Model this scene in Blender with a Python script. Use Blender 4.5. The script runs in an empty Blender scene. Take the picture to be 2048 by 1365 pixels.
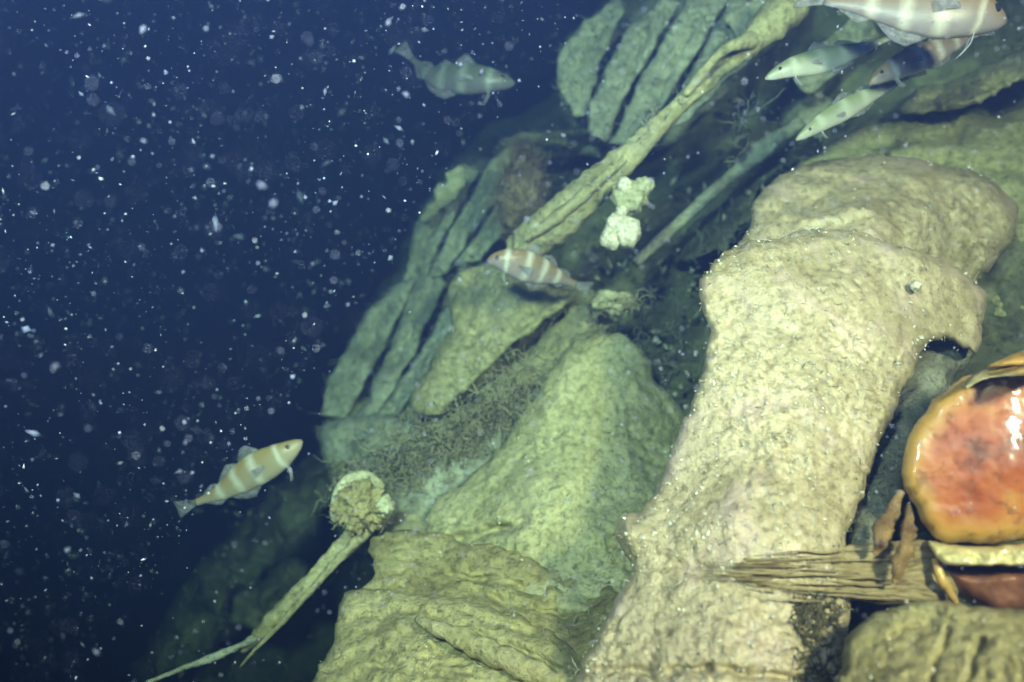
import bpy, math, random
import numpy as np
from mathutils import Vector, Matrix, noise

SC = bpy.context.scene
COL = SC.collection
R = math.radians
random.seed(7)
rng = np.random.default_rng(7)

# ------------------------------------------------------------------ camera
CAM_POS = Vector((0.0, 0.0, 5.2))
PITCH = R(16)                       # the vehicle looks a little down at the wreck
HFOV = R(58)
FPX = 1024.0 / math.tan(HFOV / 2)   # focal length in pixels of the 2048 px photograph
FWD = Vector((0, math.cos(PITCH), -math.sin(PITCH)))
RIGHT = Vector((1, 0, 0))
UP = RIGHT.cross(FWD).normalized()
cam_d = bpy.data.cameras.new('camera')
cam = bpy.data.objects.new('camera', cam_d)
COL.objects.link(cam)
cam.location = CAM_POS
cam.rotation_euler = (math.pi / 2 - PITCH, 0, 0)
cam_d.angle = HFOV
cam_d.clip_start = 0.02
cam_d.clip_end = 200
cam_d.dof.use_dof = True
cam_d.dof.focus_distance = 1.62
cam_d.dof.aperture_fstop = 2.0
SC.camera = cam

# ------------------------------------------------------------------ world: daylight filtered blue by deep water
world = bpy.data.worlds.new('World')
SC.world = world
world.use_nodes = True
wn = world.node_tree
wn.nodes.clear()
w_out = wn.nodes.new('ShaderNodeOutputWorld')
w_bg = wn.nodes.new('ShaderNodeBackground')
w_sky = wn.nodes.new('ShaderNodeTexSky')
w_sky.sky_type = 'NISHITA'
w_sky.sun_disc = False
w_sky.sun_elevation = R(55)
w_sky.sun_rotation = R(40)
w_mul = wn.nodes.new('ShaderNodeMix')
w_mul.data_type = 'RGBA'
w_mul.blend_type = 'MULTIPLY'
w_mul.inputs['Factor'].default_value = 1.0
w_mul.inputs['B'].default_value = (0.14, 0.20, 0.66, 1)
wn.links.new(w_sky.outputs[0], w_mul.inputs['A'])
wn.links.new(w_mul.outputs['Result'], w_bg.inputs['Color'])
w_bg.inputs['Strength'].default_value = 0.05
wn.links.new(w_bg.outputs[0], w_out.inputs[0])

# ------------------------------------------------------------------ the two lamps of the dive vehicle that light the wreck
def spot(name, right, up, fwd, target, watts, size_deg, col, radius):
    d = bpy.data.lights.new(name, 'SPOT')
    d.energy = watts
    d.color = col
    d.spot_size = R(size_deg)
    d.spot_blend = 0.9
    d.shadow_soft_size = radius
    o = bpy.data.objects.new(name, d)
    COL.objects.link(o)
    o.location = CAM_POS + RIGHT * right + UP * up + FWD * fwd
    tgt = CAM_POS + RIGHT * target[0] + UP * target[1] + FWD * target[2]
    o.rotation_euler = (tgt - o.location).to_track_quat('-Z', 'Y').to_euler()
    return o
spot('dive_lamp_right', 0.95, 0.70, -0.8, (0.12, 0.16, 2.1), 840, 74, (1.0, 0.815, 0.725), 0.12)
spot('dive_lamp_left', -0.45, 0.65, -0.6, (-0.22, 0.36, 2.6), 920, 68, (0.85, 0.90, 1.0), 0.12)

SC.view_settings.view_transform = 'Standard'
SC.view_settings.look = 'None'
SC.view_settings.exposure = 0.0
SC.view_settings.gamma = 1.0
SC.cycles.use_denoising = True
SC.cycles.use_adaptive_sampling = True
SC.cycles.adaptive_threshold = 0.03
SC.cycles.max_bounces = 4
SC.cycles.glossy_bounces = 1
SC.cycles.diffuse_bounces = 1
SC.cycles.volume_bounces = 0
SC.cycles.transparent_max_bounces = 8

# ------------------------------------------------------------------ helpers
def P(x, y, d):
    """point at photograph pixel (x, y) and axial distance d metres"""
    return CAM_POS + RIGHT * ((x - 1024.0) / FPX * d) + UP * ((682.5 - y) / FPX * d) + FWD * d
RN, UN, FN, CN = (np.array(v) for v in (RIGHT, UP, FWD, CAM_POS))
def Pn(x, y, d):
    x = np.asarray(x, float); y = np.asarray(y, float); d = np.asarray(d, float)
    return (CN[None] + RN[None] * ((x - 1024.0) / FPX * d)[:, None]
            + UN[None] * ((682.5 - y) / FPX * d)[:, None] + FN[None] * d[:, None])

def tag(o, label=None, cat=None, group=None, kind=None):
    if label: o['label'] = label
    if cat: o['category'] = cat
    if group: o['group'] = group
    if kind: o['kind'] = kind
    return o
def empty(name, loc, label, cat, group=None):
    o = bpy.data.objects.new(name, None)
    o.empty_display_size = 0.05
    o.location = loc
    COL.objects.link(o)
    return tag(o, label, cat, group)
def mesh_obj(name, verts, faces, mat, parent=None, smooth=True, kind=None):
    """verts in world coordinates; stored relative to the parent"""
    me = bpy.data.meshes.new(name)
    off = np.array(parent_loc(parent))
    v = np.asarray(verts, float) - off[None]
    me.from_pydata(v.tolist(), [], faces if isinstance(faces, list) else faces.tolist())
    me.update()
    if smooth:
        me.polygons.foreach_set('use_smooth', [True] * len(me.polygons))
    me.materials.append(mat)
    o = bpy.data.objects.new(name, me)
    COL.objects.link(o)
    if parent is not None:
        o.parent = parent
    if kind: o['kind'] = kind
    return o
def parent_loc(p):
    loc = Vector((0, 0, 0))
    while p is not None:
        loc = loc + p.location
        p = p.parent
    return loc
def fnoise(pts, freq, octs=4, seed=0.0, H=0.9):
    s = Vector((seed * 3.17, seed * 1.91, seed * 7.3))
    return np.array([noise.fractal(Vector(p) * freq + s, H, 2.0, octs) for p in pts])

class Geo:
    """collects pieces into one mesh"""
    def __init__(self): self.v = []; self.f = []; self.n = 0
    def add(self, v, f):
        v = np.asarray(v, float)
        self.v.append(v)
        self.f.extend([tuple(i + self.n for i in q) for q in f])
        self.n += len(v)
    def build(self, name, mat, parent=None, smooth=True, kind=None):
        return mesh_obj(name, np.concatenate(self.v), self.f, mat, parent, smooth, kind)

def catmull(pts, per, closed=True):
    pts = [np.array(p, float) for p in pts]
    n = len(pts); out = []
    rngi = range(n) if closed else range(n - 1)
    for i in rngi:
        if closed: p0, p1, p2, p3 = pts[i - 1], pts[i], pts[(i + 1) % n], pts[(i + 2) % n]
        else: p0, p1, p2, p3 = pts[max(i - 1, 0)], pts[i], pts[i + 1], pts[min(i + 2, n - 1)]
        for k in range(per):
            t = k / per
            out.append(0.5 * ((2 * p1) + (p2 - p0) * t + (2 * p0 - 5 * p1 + 4 * p2 - p3) * t * t + (3 * p1 - p0 - 3 * p2 + p3) * t ** 3))
    if not closed: out.append(pts[-1])
    return np.array(out)

def tps(ctrl):
    """smooth surface of distance through control points (x, y, d)"""
    c = np.array(ctrl, float)
    xy = c[:, :2] / 500.0; n = len(c)
    def U(r2): return 0.5 * r2 * np.log(r2 + 1e-9)
    K = U(((xy[:, None] - xy[None]) ** 2).sum(-1)) + np.eye(n) * 1e-3
    Pm = np.c_[np.ones(n), xy]
    A = np.zeros((n + 3, n + 3)); A[:n, :n] = K; A[:n, n:] = Pm; A[n:, :n] = Pm.T
    w = np.linalg.lstsq(A, np.r_[c[:, 2], 0, 0, 0], rcond=None)[0]
    def ev(x, y):
        q = np.c_[x, y] / 500.0
        return U(((q[:, None] - xy[None]) ** 2).sum(-1)) @ w[:n] + np.c_[np.ones(len(q)), q] @ w[n:]
    return ev

def inside(poly, x, y):
    r = np.zeros(len(x), bool); n = len(poly)
    for i in range(n):
        x0, y0 = poly[i]; x1, y1 = poly[(i + 1) % n]
        if y0 == y1: continue
        c = ((y0 > y) != (y1 > y)) & (x < (x1 - x0) * (y - y0) / (y1 - y0) + x0)
        r ^= c
    return r
def edge_near(poly, x, y):
    best = np.full(len(x), 1e18); bx = np.zeros(len(x)); by = np.zeros(len(x))
    n = len(poly)
    for i in range(n):
        ax, ay = poly[i]; cx, cy = poly[(i + 1) % n]
        dx, dy = cx - ax, cy - ay; L = dx * dx + dy * dy + 1e-9
        t = np.clip(((x - ax) * dx + (y - ay) * dy) / L, 0, 1)
        px, py = ax + t * dx, ay + t * dy
        d2 = (x - px) ** 2 + (y - py) ** 2
        m = d2 < best
        best[m] = d2[m]; bx[m] = px[m]; by[m] = py[m]
    return np.sqrt(best), bx, by

def slab(name, parent, outline, ctrl, mat, thick=0.08, res=6, rim=40, rimd=0.03, lump=0.012, lumpf=6.0,
         fine=0.004, finef=40.0, rough=5.0, seed=1.0, curve=3, extra=None, pits=0.0, kind=None):
    """a solid, lumpy, silt-covered slab: front and back skins with a side wall between.
    outline in photograph pixels, ctrl = distances (x, y, d). returns object and the front skin's points"""
    poly = catmull(outline, curve) if curve else np.array(outline, float)
    # roughen the outline
    pts3 = [Vector((p[0] * 0.012, p[1] * 0.012, seed)) for p in poly]
    dense = []
    for i in range(len(poly)):
        a, b = poly[i], poly[(i + 1) % len(poly)]
        L = np.hypot(*(b - a)); k = max(1, int(L / 9))
        for j in range(k): dense.append(a + (b - a) * j / k)
    dense = np.array(dense)
    ox = np.array([noise.fractal(Vector((p[0] * .022, p[1] * .022, seed)), .8, 2.2, 4) for p in dense])
    oy = np.array([noise.fractal(Vector((p[0] * .022, p[1] * .022, seed + 9)), .8, 2.2, 4) for p in dense])
    poly = dense + np.c_[ox, oy] * rough
    x0, y0 = poly.min(0) - res; x1, y1 = poly.max(0) + res
    nx = int((x1 - x0) / res) + 2; ny = int((y1 - y0) / res) + 2
    gx, gy = np.meshgrid(x0 + np.arange(nx) * res, y0 + np.arange(ny) * res)
    gx = gx.ravel(); gy = gy.ravel()
    ins = inside(poly, gx, gy).reshape(ny, nx)
    cell = ins[:-1, :-1] | ins[1:, :-1] | ins[:-1, 1:] | ins[1:, 1:]
    used = np.zeros((ny, nx), bool)
    used[:-1, :-1] |= cell; used[1:, :-1] |= cell; used[:-1, 1:] |= cell; used[1:, 1:] |= cell
    idx = -np.ones(ny * nx, int)
    u = np.flatnonzero(used.ravel()); idx[u] = np.arange(len(u))
    X, Y = gx[u].copy(), gy[u].copy(); I = ins.ravel()[u]
    dist, bx, by = edge_near(poly, X, Y)
    X[~I] = bx[~I]; Y[~I] = by[~I]; dist[~I] = 0
    D = tps(ctrl)(X, Y)
    s = np.clip(dist / rim, 0, 1)
    prof = 1 - np.sqrt(np.clip(1 - (1 - s) ** 2, 0, 1))
    base = Pn(X, Y, D)
    low = fnoise(base, lumpf, 6, seed, .75)
    hi = fnoise(base, finef * 1.5, 4, seed + 5, 0.35)
    mask = np.clip(.55 + 1.5 * fnoise(base, 5.0, 3, seed + 40), .15, 1.5)
    disp = low * lump + hi * fine * mask
    if pits > 0:
        pn = fnoise(base, finef * 0.8, 3, seed + 11, .6)
        disp -= pits * np.clip(pn - 0.35, 0, 1) * 2 * mask
    if extra is not None: disp = disp + extra(X, Y)
    fade = 0.35 + 0.65 * s
    front = Pn(X, Y, D + rimd * prof - disp * fade)
    lat = np.c_[fnoise(base, finef * .8, 2, seed + 20), fnoise(base, finef * .8, 2, seed + 30)] * fine * 0.7
    front += RN[None] * lat[:, :1] + UN[None] * lat[:, 1:]
    back = Pn(X, Y, D + thick + rimd * (0.6 - prof * 0.5) + low * lump * 0.5)
    N = len(u)
    cj, ci = np.nonzero(cell)
    a = idx[cj * nx + ci]; b = idx[cj * nx + ci + 1]; c = idx[(cj + 1) * nx + ci + 1]; d = idx[(cj + 1) * nx + ci]
    quads = np.c_[a, d, c, b]
    faces = quads.tolist() + (quads[:, ::-1] + N).tolist()
    # side wall round every open edge
    e = np.concatenate([quads[:, [0, 1]], quads[:, [1, 2]], quads[:, [2, 3]], quads[:, [3, 0]]])
    key = np.sort(e, 1); _, inv, cnt = np.unique(key[:, 0] * (N + 1) + key[:, 1], return_inverse=True, return_counts=True)
    for p, q in e[cnt[inv] == 1]:
        faces.append([int(q), int(p), int(p) + N, int(q) + N])
    o = mesh_obj(name, np.concatenate([front, back]), faces, mat, parent, True, kind)
    return o, front, X, Y, dist

OCT_V = np.array([(1, 0, 0), (-1, 0, 0), (0, 1, 0), (0, -1, 0), (0, 0, 1), (0, 0, -1)], float)
OCT_F = [(0, 2, 4), (2, 1, 4), (1, 3, 4), (3, 0, 4), (2, 0, 5), (1, 2, 5), (3, 1, 5), (0, 3, 5)]
def rot_rand():
    q = rng.normal(size=(3, 3)); q, _ = np.linalg.qr(q); return q
def grit(name, parent, pts, n, mat, smin, smax, lift=0.0):
    """small pale grains on a skin: shell fragments, and imitated glints of light"""
    g = Geo()
    for k in rng.choice(len(pts), min(n, len(pts)), replace=False):
        if noise.fractal(Vector(pts[k]) * 7.0, .8, 2.0, 3) < rng.uniform(-.35, .45): continue
        s = smin + (smax - smin) * rng.random() ** 4
        v = (OCT_V * np.array([1, .7, .45]) * s * (0.7 + .6 * rng.random((6, 1)))) @ rot_rand()
        g.add(v + pts[k] - FN * lift + rng.normal(size=3) * 0.002, OCT_F)
    return g.build(name, mat, parent, False, 'stuff')

def tube(g, path, rad, sides=5, closed_ends=True, twist=0.0):
    path = np.asarray(path, float); n = len(path)
    rad = np.broadcast_to(np.asarray(rad, float), (n,))
    T = np.gradient(path, axis=0); T /= np.linalg.norm(T, axis=1)[:, None] + 1e-12
    ref = np.array([0.13, 0.31, 0.94])
    V = []
    nrm = np.cross(T[0], ref); nrm /= np.linalg.norm(nrm)
    for i in range(n):
        nrm = nrm - T[i] * nrm.dot(T[i]); nrm /= np.linalg.norm(nrm) + 1e-12
        bi = np.cross(T[i], nrm)
        a = np.arange(sides) * 2 * math.pi / sides + twist * i
        V.append(path[i] + (np.cos(a)[:, None] * nrm + np.sin(a)[:, None] * bi) * rad[i])
    F = []
    for i in range(n - 1):
        for k in range(sides):
            F.append((i * sides + k, i * sides + (k + 1) % sides, (i + 1) * sides + (k + 1) % sides, (i + 1) * sides + k))
    if closed_ends:
        F.append(tuple(range(sides))[::-1]); F.append(tuple((n - 1) * sides + k for k in range(sides)))
    g.add(np.concatenate(V), F)

def spar(name, parent, pts, rad, mat, sides=14, seg=10, lump=0.12, lumpf=9, fine=0.05, finef=45, seed=1.0, flat=1.0):
    """an encrusted round timber through (x, y, d) points; radius in metres"""
    c = catmull([np.array(P(*p)) for p in pts], seg, closed=False)
    r = catmull([np.array([q, 0, 0]) for q in rad], seg, closed=False)[:, 0]
    g = Geo(); tube(g, c, r, sides)
    v = g.v[0]
    ctr = np.repeat(c, sides, 0); rr = np.repeat(r, sides)
    dirs = (v - ctr) / (rr[:, None] + 1e-9)
    off = fnoise(v, lumpf, 3, seed) * lump + fnoise(v, finef, 3, seed + 3, .6) * fine
    g.v[0] = v + dirs * (off * rr)[:, None]
    return g.build(name, mat, parent), g.v[0]

def strands(name, parent, roots, n, mat, length, rad, up=(0, 0, 1), curl=1.0, spread=1.0, steps=6, kind='stuff'):
    """thin curling hydroid threads"""
    g = Geo(); up = np.array(up, float)
    for _ in range(n):
        p = np.array(roots[rng.integers(len(roots))], float) + rng.normal(size=3) * 0.004
        L = length * (0.35 + 0.9 * rng.random())
        d = up + rng.normal(size=3) * spread; d /= np.linalg.norm(d)
        path = [p - d * 0.006]
        for k in range(steps):
            d = d + rng.normal(size=3) * 0.42 * curl; d /= np.linalg.norm(d)
            p = p + d * L / steps; path.append(p)
        rr = rad * (0.6 + .8 * rng.random()) * np.linspace(1.15, .55, steps + 1)
        tube(g, path, rr, 3)
    return g.build(name, mat, parent, True, kind)

# ------------------------------------------------------------------ materials
def new_mat(name):
    m = bpy.data.materials.new(name); m.use_nodes = True
    nt = m.node_tree
    return m, nt, nt.nodes['Principled BSDF']
def N(nt, t, **kw):
    n = nt.nodes.new(t)
    for k, v in kw.items():
        if k in n.inputs: n.inputs[k].default_value = v
        else: setattr(n, k, v)
    return n
def ramp(nt, fac, stops):
    r = nt.nodes.new('ShaderNodeValToRGB')
    el = r.color_ramp.elements
    while len(el) < len(stops): el.new(0.5)
    for e, (p, c) in zip(el, stops):
        e.position = p; e.color = (*c, 1)
    nt.links.new(fac, r.inputs[0])
    return r.outputs[0]
def mixc(nt, fac, a, b, mode='MIX'):
    m = nt.nodes.new('ShaderNodeMix'); m.data_type = 'RGBA'; m.blend_type = mode
    for sock, v in (('Factor', fac), ('A', a), ('B', b)):
        if hasattr(v, 'is_output'): nt.links.new(v, m.inputs[sock])
        elif sock == 'Factor': m.inputs[0].default_value = v
        else: m.inputs[sock].default_value = (*v, 1)
    return m.outputs['Result']
def silt(name, light, mid, dark, scale=1.0, speck=0.5, bump=0.6, rough=0.85, pink=None, spec=0.3, stain=None):
    m, nt, b = new_mat(name)
    tc = N(nt, 'ShaderNodeTexCoord').outputs['Object']
    n1 = N(nt, 'ShaderNodeTexNoise', Scale=7 * scale, Detail=6.0, Roughness=0.6); nt.links.new(tc, n1.inputs['Vector'])
    n2 = N(nt, 'ShaderNodeTexNoise', Scale=70 * scale, Detail=4.0, Roughness=0.65); nt.links.new(tc, n2.inputs['Vector'])
    n3 = N(nt, 'ShaderNodeTexNoise', Scale=170 * scale, Detail=3.0, Roughness=0.6); nt.links.new(tc, n3.inputs['Vector'])
    col = ramp(nt, n1.outputs['Fac'], [(0.30, dark), (0.47, mid), (0.66, light)])
    c2 = ramp(nt, n2.outputs['Fac'], [(0.33, (0.42, 0.40, 0.30)), (0.47, (0.92, 0.91, 0.88)), (0.66, (1.22, 1.20, 1.16))])
    col = mixc(nt, 0.85, col, c2, 'MULTIPLY')
    f3 = ramp(nt, n3.outputs['Fac'], [(0.33, (1, 1, 1)), (0.42, (0, 0, 0))])
    sp = N(nt, 'ShaderNodeMath', operation='MULTIPLY'); nt.links.new(f3, sp.inputs[0]); sp.inputs[1].default_value = speck
    col = mixc(nt, sp.outputs[0], col, tuple(q * 0.35 for q in dark))
    n6 = N(nt, 'ShaderNodeTexNoise', Scale=36 * scale, Detail=5.0, Roughness=0.7, Distortion=0.6); nt.links.new(tc, n6.inputs['Vector'])
    f6 = ramp(nt, n6.outputs['Fac'], [(0.32, (0.62, 0.62, 0.62)), (0.44, (0, 0, 0))])
    col = mixc(nt, f6, col, tuple(q * 0.6 for q in dark))
    if pink:
        n4 = N(nt, 'ShaderNodeTexNoise', Scale=11 * scale, Detail=5.0); nt.links.new(tc, n4.inputs['Vector'])
        f4 = ramp(nt, n4.outputs['Fac'], [(0.54, (0, 0, 0)), (0.70, (0.6, 0.6, 0.6))])
        col = mixc(nt, f4, col, pink)
    if stain:
        n5 = N(nt, 'ShaderNodeTexNoise', Scale=3.2 * scale, Detail=5.0, Roughness=.65); nt.links.new(tc, n5.inputs['Vector'])
        f5 = ramp(nt, n5.outputs['Fac'], [(0.52, (0, 0, 0)), (0.68, (0.75, 0.75, 0.75))])
        col = mixc(nt, f5, col, stain)
    nt.links.new(col, b.inputs['Base Color'])
    b.inputs['Roughness'].default_value = rough
    b.inputs['Specular IOR Level'].default_value = spec
    add0 = N(nt, 'ShaderNodeMath', operation='ADD'); nt.links.new(n2.outputs['Fac'], add0.inputs[0]); nt.links.new(n3.outputs['Fac'], add0.inputs[1])
    add = N(nt, 'ShaderNodeMath', operation='ADD'); nt.links.new(add0.outputs[0], add.inputs[0]); nt.links.new(n6.outputs['Fac'], add.inputs[1])
    nm = N(nt, 'ShaderNodeTexNoise', Scale=4.5 * scale, Detail=4.0); nt.links.new(tc, nm.inputs['Vector'])
    mk = N(nt, 'ShaderNodeMapRange'); nt.links.new(nm.outputs['Fac'], mk.inputs['Value']); mk.inputs['From Min'].default_value = .36; mk.inputs['From Max'].default_value = .62; mk.inputs['To Min'].default_value = .15; mk.inputs['To Max'].default_value = 1.0
    hm = N(nt, 'ShaderNodeMath', operation='MULTIPLY'); nt.links.new(add.outputs[0], hm.inputs[0]); nt.links.new(mk.outputs[0], hm.inputs[1])
    bp = N(nt, 'ShaderNodeBump', Strength=bump, Distance=0.006); nt.links.new(hm.outputs[0], bp.inputs['Height'])
    nt.links.new(bp.outputs[0], b.inputs['Normal'])
    return m
M = {}
M['cream'] = silt('cream_silt', (0.56, 0.46, 0.295), (0.47, 0.385, 0.23), (0.34, 0.275, 0.145), 1.0, 0.45, 0.55, 0.42, pink=(0.58, 0.42, 0.36), spec=0.6, stain=(0.36, 0.28, 0.12))
M['olive'] = silt('olive_silt', (0.55, 0.52, 0.29), (0.45, 0.43, 0.22), (0.29, 0.28, 0.13), 1.0, 0.6, 0.8, 0.8, stain=(0.34, 0.32, 0.20))
M['yolive'] = silt('yellow_olive_silt', (0.52, 0.47, 0.25), (0.42, 0.38, 0.18), (0.28, 0.25, 0.11), 1.0, 0.6, 0.9, 0.8, stain=(0.34, 0.29, 0.13))
M['green'] = silt('green_silt', (0.51, 0.53, 0.40), (0.39, 0.41, 0.30), (0.20, 0.21, 0.145), 1.0, 0.5, 0.8, 0.85)
M['deep'] = silt('deep_silt', (0.24, 0.25, 0.15), (0.15, 0.16, 0.09), (0.07, 0.075, 0.05), 0.8, 0.5, 0.8, 0.9, stain=(0.32, 0.34, 0.19))  # green silt darkened so that gaps and the dim slope look shaded
M['grey'] = silt('shaded_edge_grey', (0.34, 0.34, 0.26), (0.24, 0.24, 0.18), (0.13, 0.13, 0.10), 1.5, 0.7, 1.0, 0.75)  # shade on the plate's side edge put into the colour
M['ochre'] = silt('ochre_silt', (0.46, 0.42, 0.20), (0.36, 0.32, 0.14), (0.20, 0.17, 0.07), 1.0, 0.6, 0.9, 0.7, stain=(0.22, 0.13, 0.06))
M['brownfuzz'] = silt('brown_growth', (0.40, 0.33, 0.21), (0.30, 0.24, 0.15), (0.17, 0.13, 0.08), 2.0, 0.4, 0.8, 0.9)
M['pale'] = silt('pale_crust', (0.60, 0.62, 0.42), (0.52, 0.52, 0.32), (0.36, 0.36, 0.20), 1.6, 0.4, 0.7, 0.8)

def plain(name, col, rough=0.6, metal=0.0, **kw):
    m, nt, b = new_mat(name)
    tc = N(nt, 'ShaderNodeTexCoord').outputs['Object']
    n1 = N(nt, 'ShaderNodeTexNoise', Scale=60.0, Detail=4.0); nt.links.new(tc, n1.inputs['Vector'])
    c = ramp(nt, n1.outputs['Fac'], [(0.3, tuple(q * 0.65 for q in col)), (0.65, col)])
    nt.links.new(c, b.inputs['Base Color'])
    b.inputs['Roughness'].default_value = rough; b.inputs['Metallic'].default_value = metal
    for k, v in kw.items(): b.inputs[k.replace('_', ' ')].default_value = v
    return m
def flake_mat():
    m, nt, b = new_mat('marine_flake')
    a = N(nt, 'ShaderNodeAttribute', attribute_name='tone').outputs['Fac']
    nt.links.new(ramp(nt, a, [(0.0, (0.05, 0.055, 0.085)), (0.6, (0.34, 0.37, 0.56)), (1.0, (0.85, 0.88, 0.98))]), b.inputs['Base Color'])
    b.inputs['Roughness'].default_value = .6
    return m
M['flake'] = flake_mat()
M['grit'] = plain('shell_glints', (0.80, 0.76, 0.60), 0.25)  # whitish glossy grains serve as shell bits and as painted glints
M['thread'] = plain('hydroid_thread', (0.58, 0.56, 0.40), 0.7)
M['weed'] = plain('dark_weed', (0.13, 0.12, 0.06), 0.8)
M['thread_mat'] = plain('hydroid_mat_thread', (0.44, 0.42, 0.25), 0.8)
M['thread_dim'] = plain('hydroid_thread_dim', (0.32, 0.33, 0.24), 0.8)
M['sponge'] = silt('white_sponge', (0.86, 0.83, 0.66), (0.80, 0.77, 0.60), (0.62, 0.58, 0.42), 2.2, 0.5, 0.6, 0.8)
M['eye'] = plain('fish_eye', (0.03, 0.03, 0.035), 0.15)
M['barbel'] = plain('fish_barbel', (0.50, 0.50, 0.52), 0.4)

def wood():
    m, nt, b = new_mat('splintered_wood')
    tc = N(nt, 'ShaderNodeTexCoord').outputs['Object']
    mp = N(nt, 'ShaderNodeMapping'); mp.inputs['Scale'].default_value = (4, 60, 60); nt.links.new(tc, mp.inputs['Vector'])
    n1 = N(nt, 'ShaderNodeTexNoise', Scale=1.6, Detail=6.0, Roughness=.65); nt.links.new(mp.outputs[0], n1.inputs['Vector'])
    c = ramp(nt, n1.outputs['Fac'], [(0.34, (0.10, 0.065, 0.025)), (0.45, (0.29, 0.215, 0.095)), (0.62, (0.41, 0.33, 0.165))])
    nt.links.new(c, b.inputs['Base Color']); b.inputs['Roughness'].default_value = .7
    bp = N(nt, 'ShaderNodeBump', Strength=0.8, Distance=0.004); nt.links.new(n1.outputs['Fac'], bp.inputs['Height']); nt.links.new(bp.outputs[0], b.inputs['Normal'])
    return m
M['wood'] = wood()

def fish_mat(name, back, belly, band, bands, strength):
    """coppery back, pale belly, pale upright bands at given positions along the body (0 nose, 1 tail)"""
    m, nt, b = new_mat(name)
    at = N(nt, 'ShaderNodeAttribute', attribute_name='along').outputs['Fac']
    up = N(nt, 'ShaderNodeAttribute', attribute_name='updown').outputs['Fac']
    tc = N(nt, 'ShaderNodeTexCoord').outputs['Object']
    n1 = N(nt, 'ShaderNodeTexNoise', Scale=45.0, Detail=4.0); nt.links.new(tc, n1.inputs['Vector'])
    j = N(nt, 'ShaderNodeMath', operation='MULTIPLY_ADD'); nt.links.new(n1.outputs['Fac'], j.inputs[0]); j.inputs[1].default_value = 0.25; nt.links.new(up, j.inputs[2])
    col = ramp(nt, j.outputs[0], [(0.20, belly), (0.62, tuple((p + q) / 2 for p, q in zip(belly, back))), (0.95, back)])
    stops = [(0.0, (0, 0, 0))]
    for p, w in bands: stops += [(p - w, (0, 0, 0)), (p, (strength,) * 3), (p + w, (0, 0, 0))]
    j2 = N(nt, 'ShaderNodeMath', operation='MULTIPLY_ADD'); nt.links.new(n1.outputs['Fac'], j2.inputs[0]); j2.inputs[1].default_value = 0.04; nt.links.new(at, j2.inputs[2])
    f = ramp(nt, j2.outputs[0], stops)
    col = mixc(nt, f, col, band)
    nt.links.new(col, b.inputs['Base Color'])
    b.inputs['Roughness'].default_value = 0.38
    bp = N(nt, 'ShaderNodeBump', Strength=0.2, Distance=0.001)
    v = N(nt, 'ShaderNodeTexVoronoi', Scale=260.0); nt.links.new(tc, v.inputs['Vector']); nt.links.new(v.outputs['Distance'], bp.inputs['Height'])
    nt.links.new(bp.outputs[0], b.inputs['Normal'])
    return m
BANDS = [(0.20, 0.03), (0.40, 0.055), (0.58, 0.05), (0.76, 0.05)]
M['fish_gold'] = fish_mat('banded_fish_skin', (0.34, 0.26, 0.10), (0.40, 0.36, 0.24), (0.70, 0.72, 0.60), BANDS, 0.7)
M['fish_copper'] = fish_mat('coppery_fish_skin', (0.30, 0.21, 0.10), (0.36, 0.31, 0.31), (0.72, 0.70, 0.60), BANDS, 0.85)
M['fish_big'] = fish_mat('dark_coppery_fish_skin', (0.26, 0.17, 0.06), (0.29, 0.25, 0.25), (0.60, 0.56, 0.46), BANDS, 0.85)
M['fish_pale'] = fish_mat('pale_fish_skin', (0.22, 0.25, 0.13), (0.50, 0.52, 0.44), (0.62, 0.66, 0.54), BANDS, 0.5)
M['fish_grey'] = fish_mat('grey_fish_skin', (0.13, 0.15, 0.09), (0.17, 0.16, 0.16), (0.40, 0.44, 0.38), BANDS, 0.6)
def fin_mat():
    m, nt, b = new_mat('translucent_fin')
    b.inputs['Base Color'].default_value = (0.55, 0.55, 0.58, 1); b.inputs['Roughness'].default_value = .4
    b.inputs['Alpha'].default_value = 0.45
    b.inputs['Subsurface Weight'].default_value = 0.0
    tc = N(nt, 'ShaderNodeTexCoord').outputs['Object']
    w = N(nt, 'ShaderNodeTexNoise', Scale=90.0); nt.links.new(tc, w.inputs['Vector'])
    c = ramp(nt, w.outputs['Fac'], [(0.35, (0.20, 0.20, 0.20)), (0.65, (0.38, 0.38, 0.42))]); nt.links.new(c, b.inputs['Base Color'])
    return m
M['fin'] = fin_mat()

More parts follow.
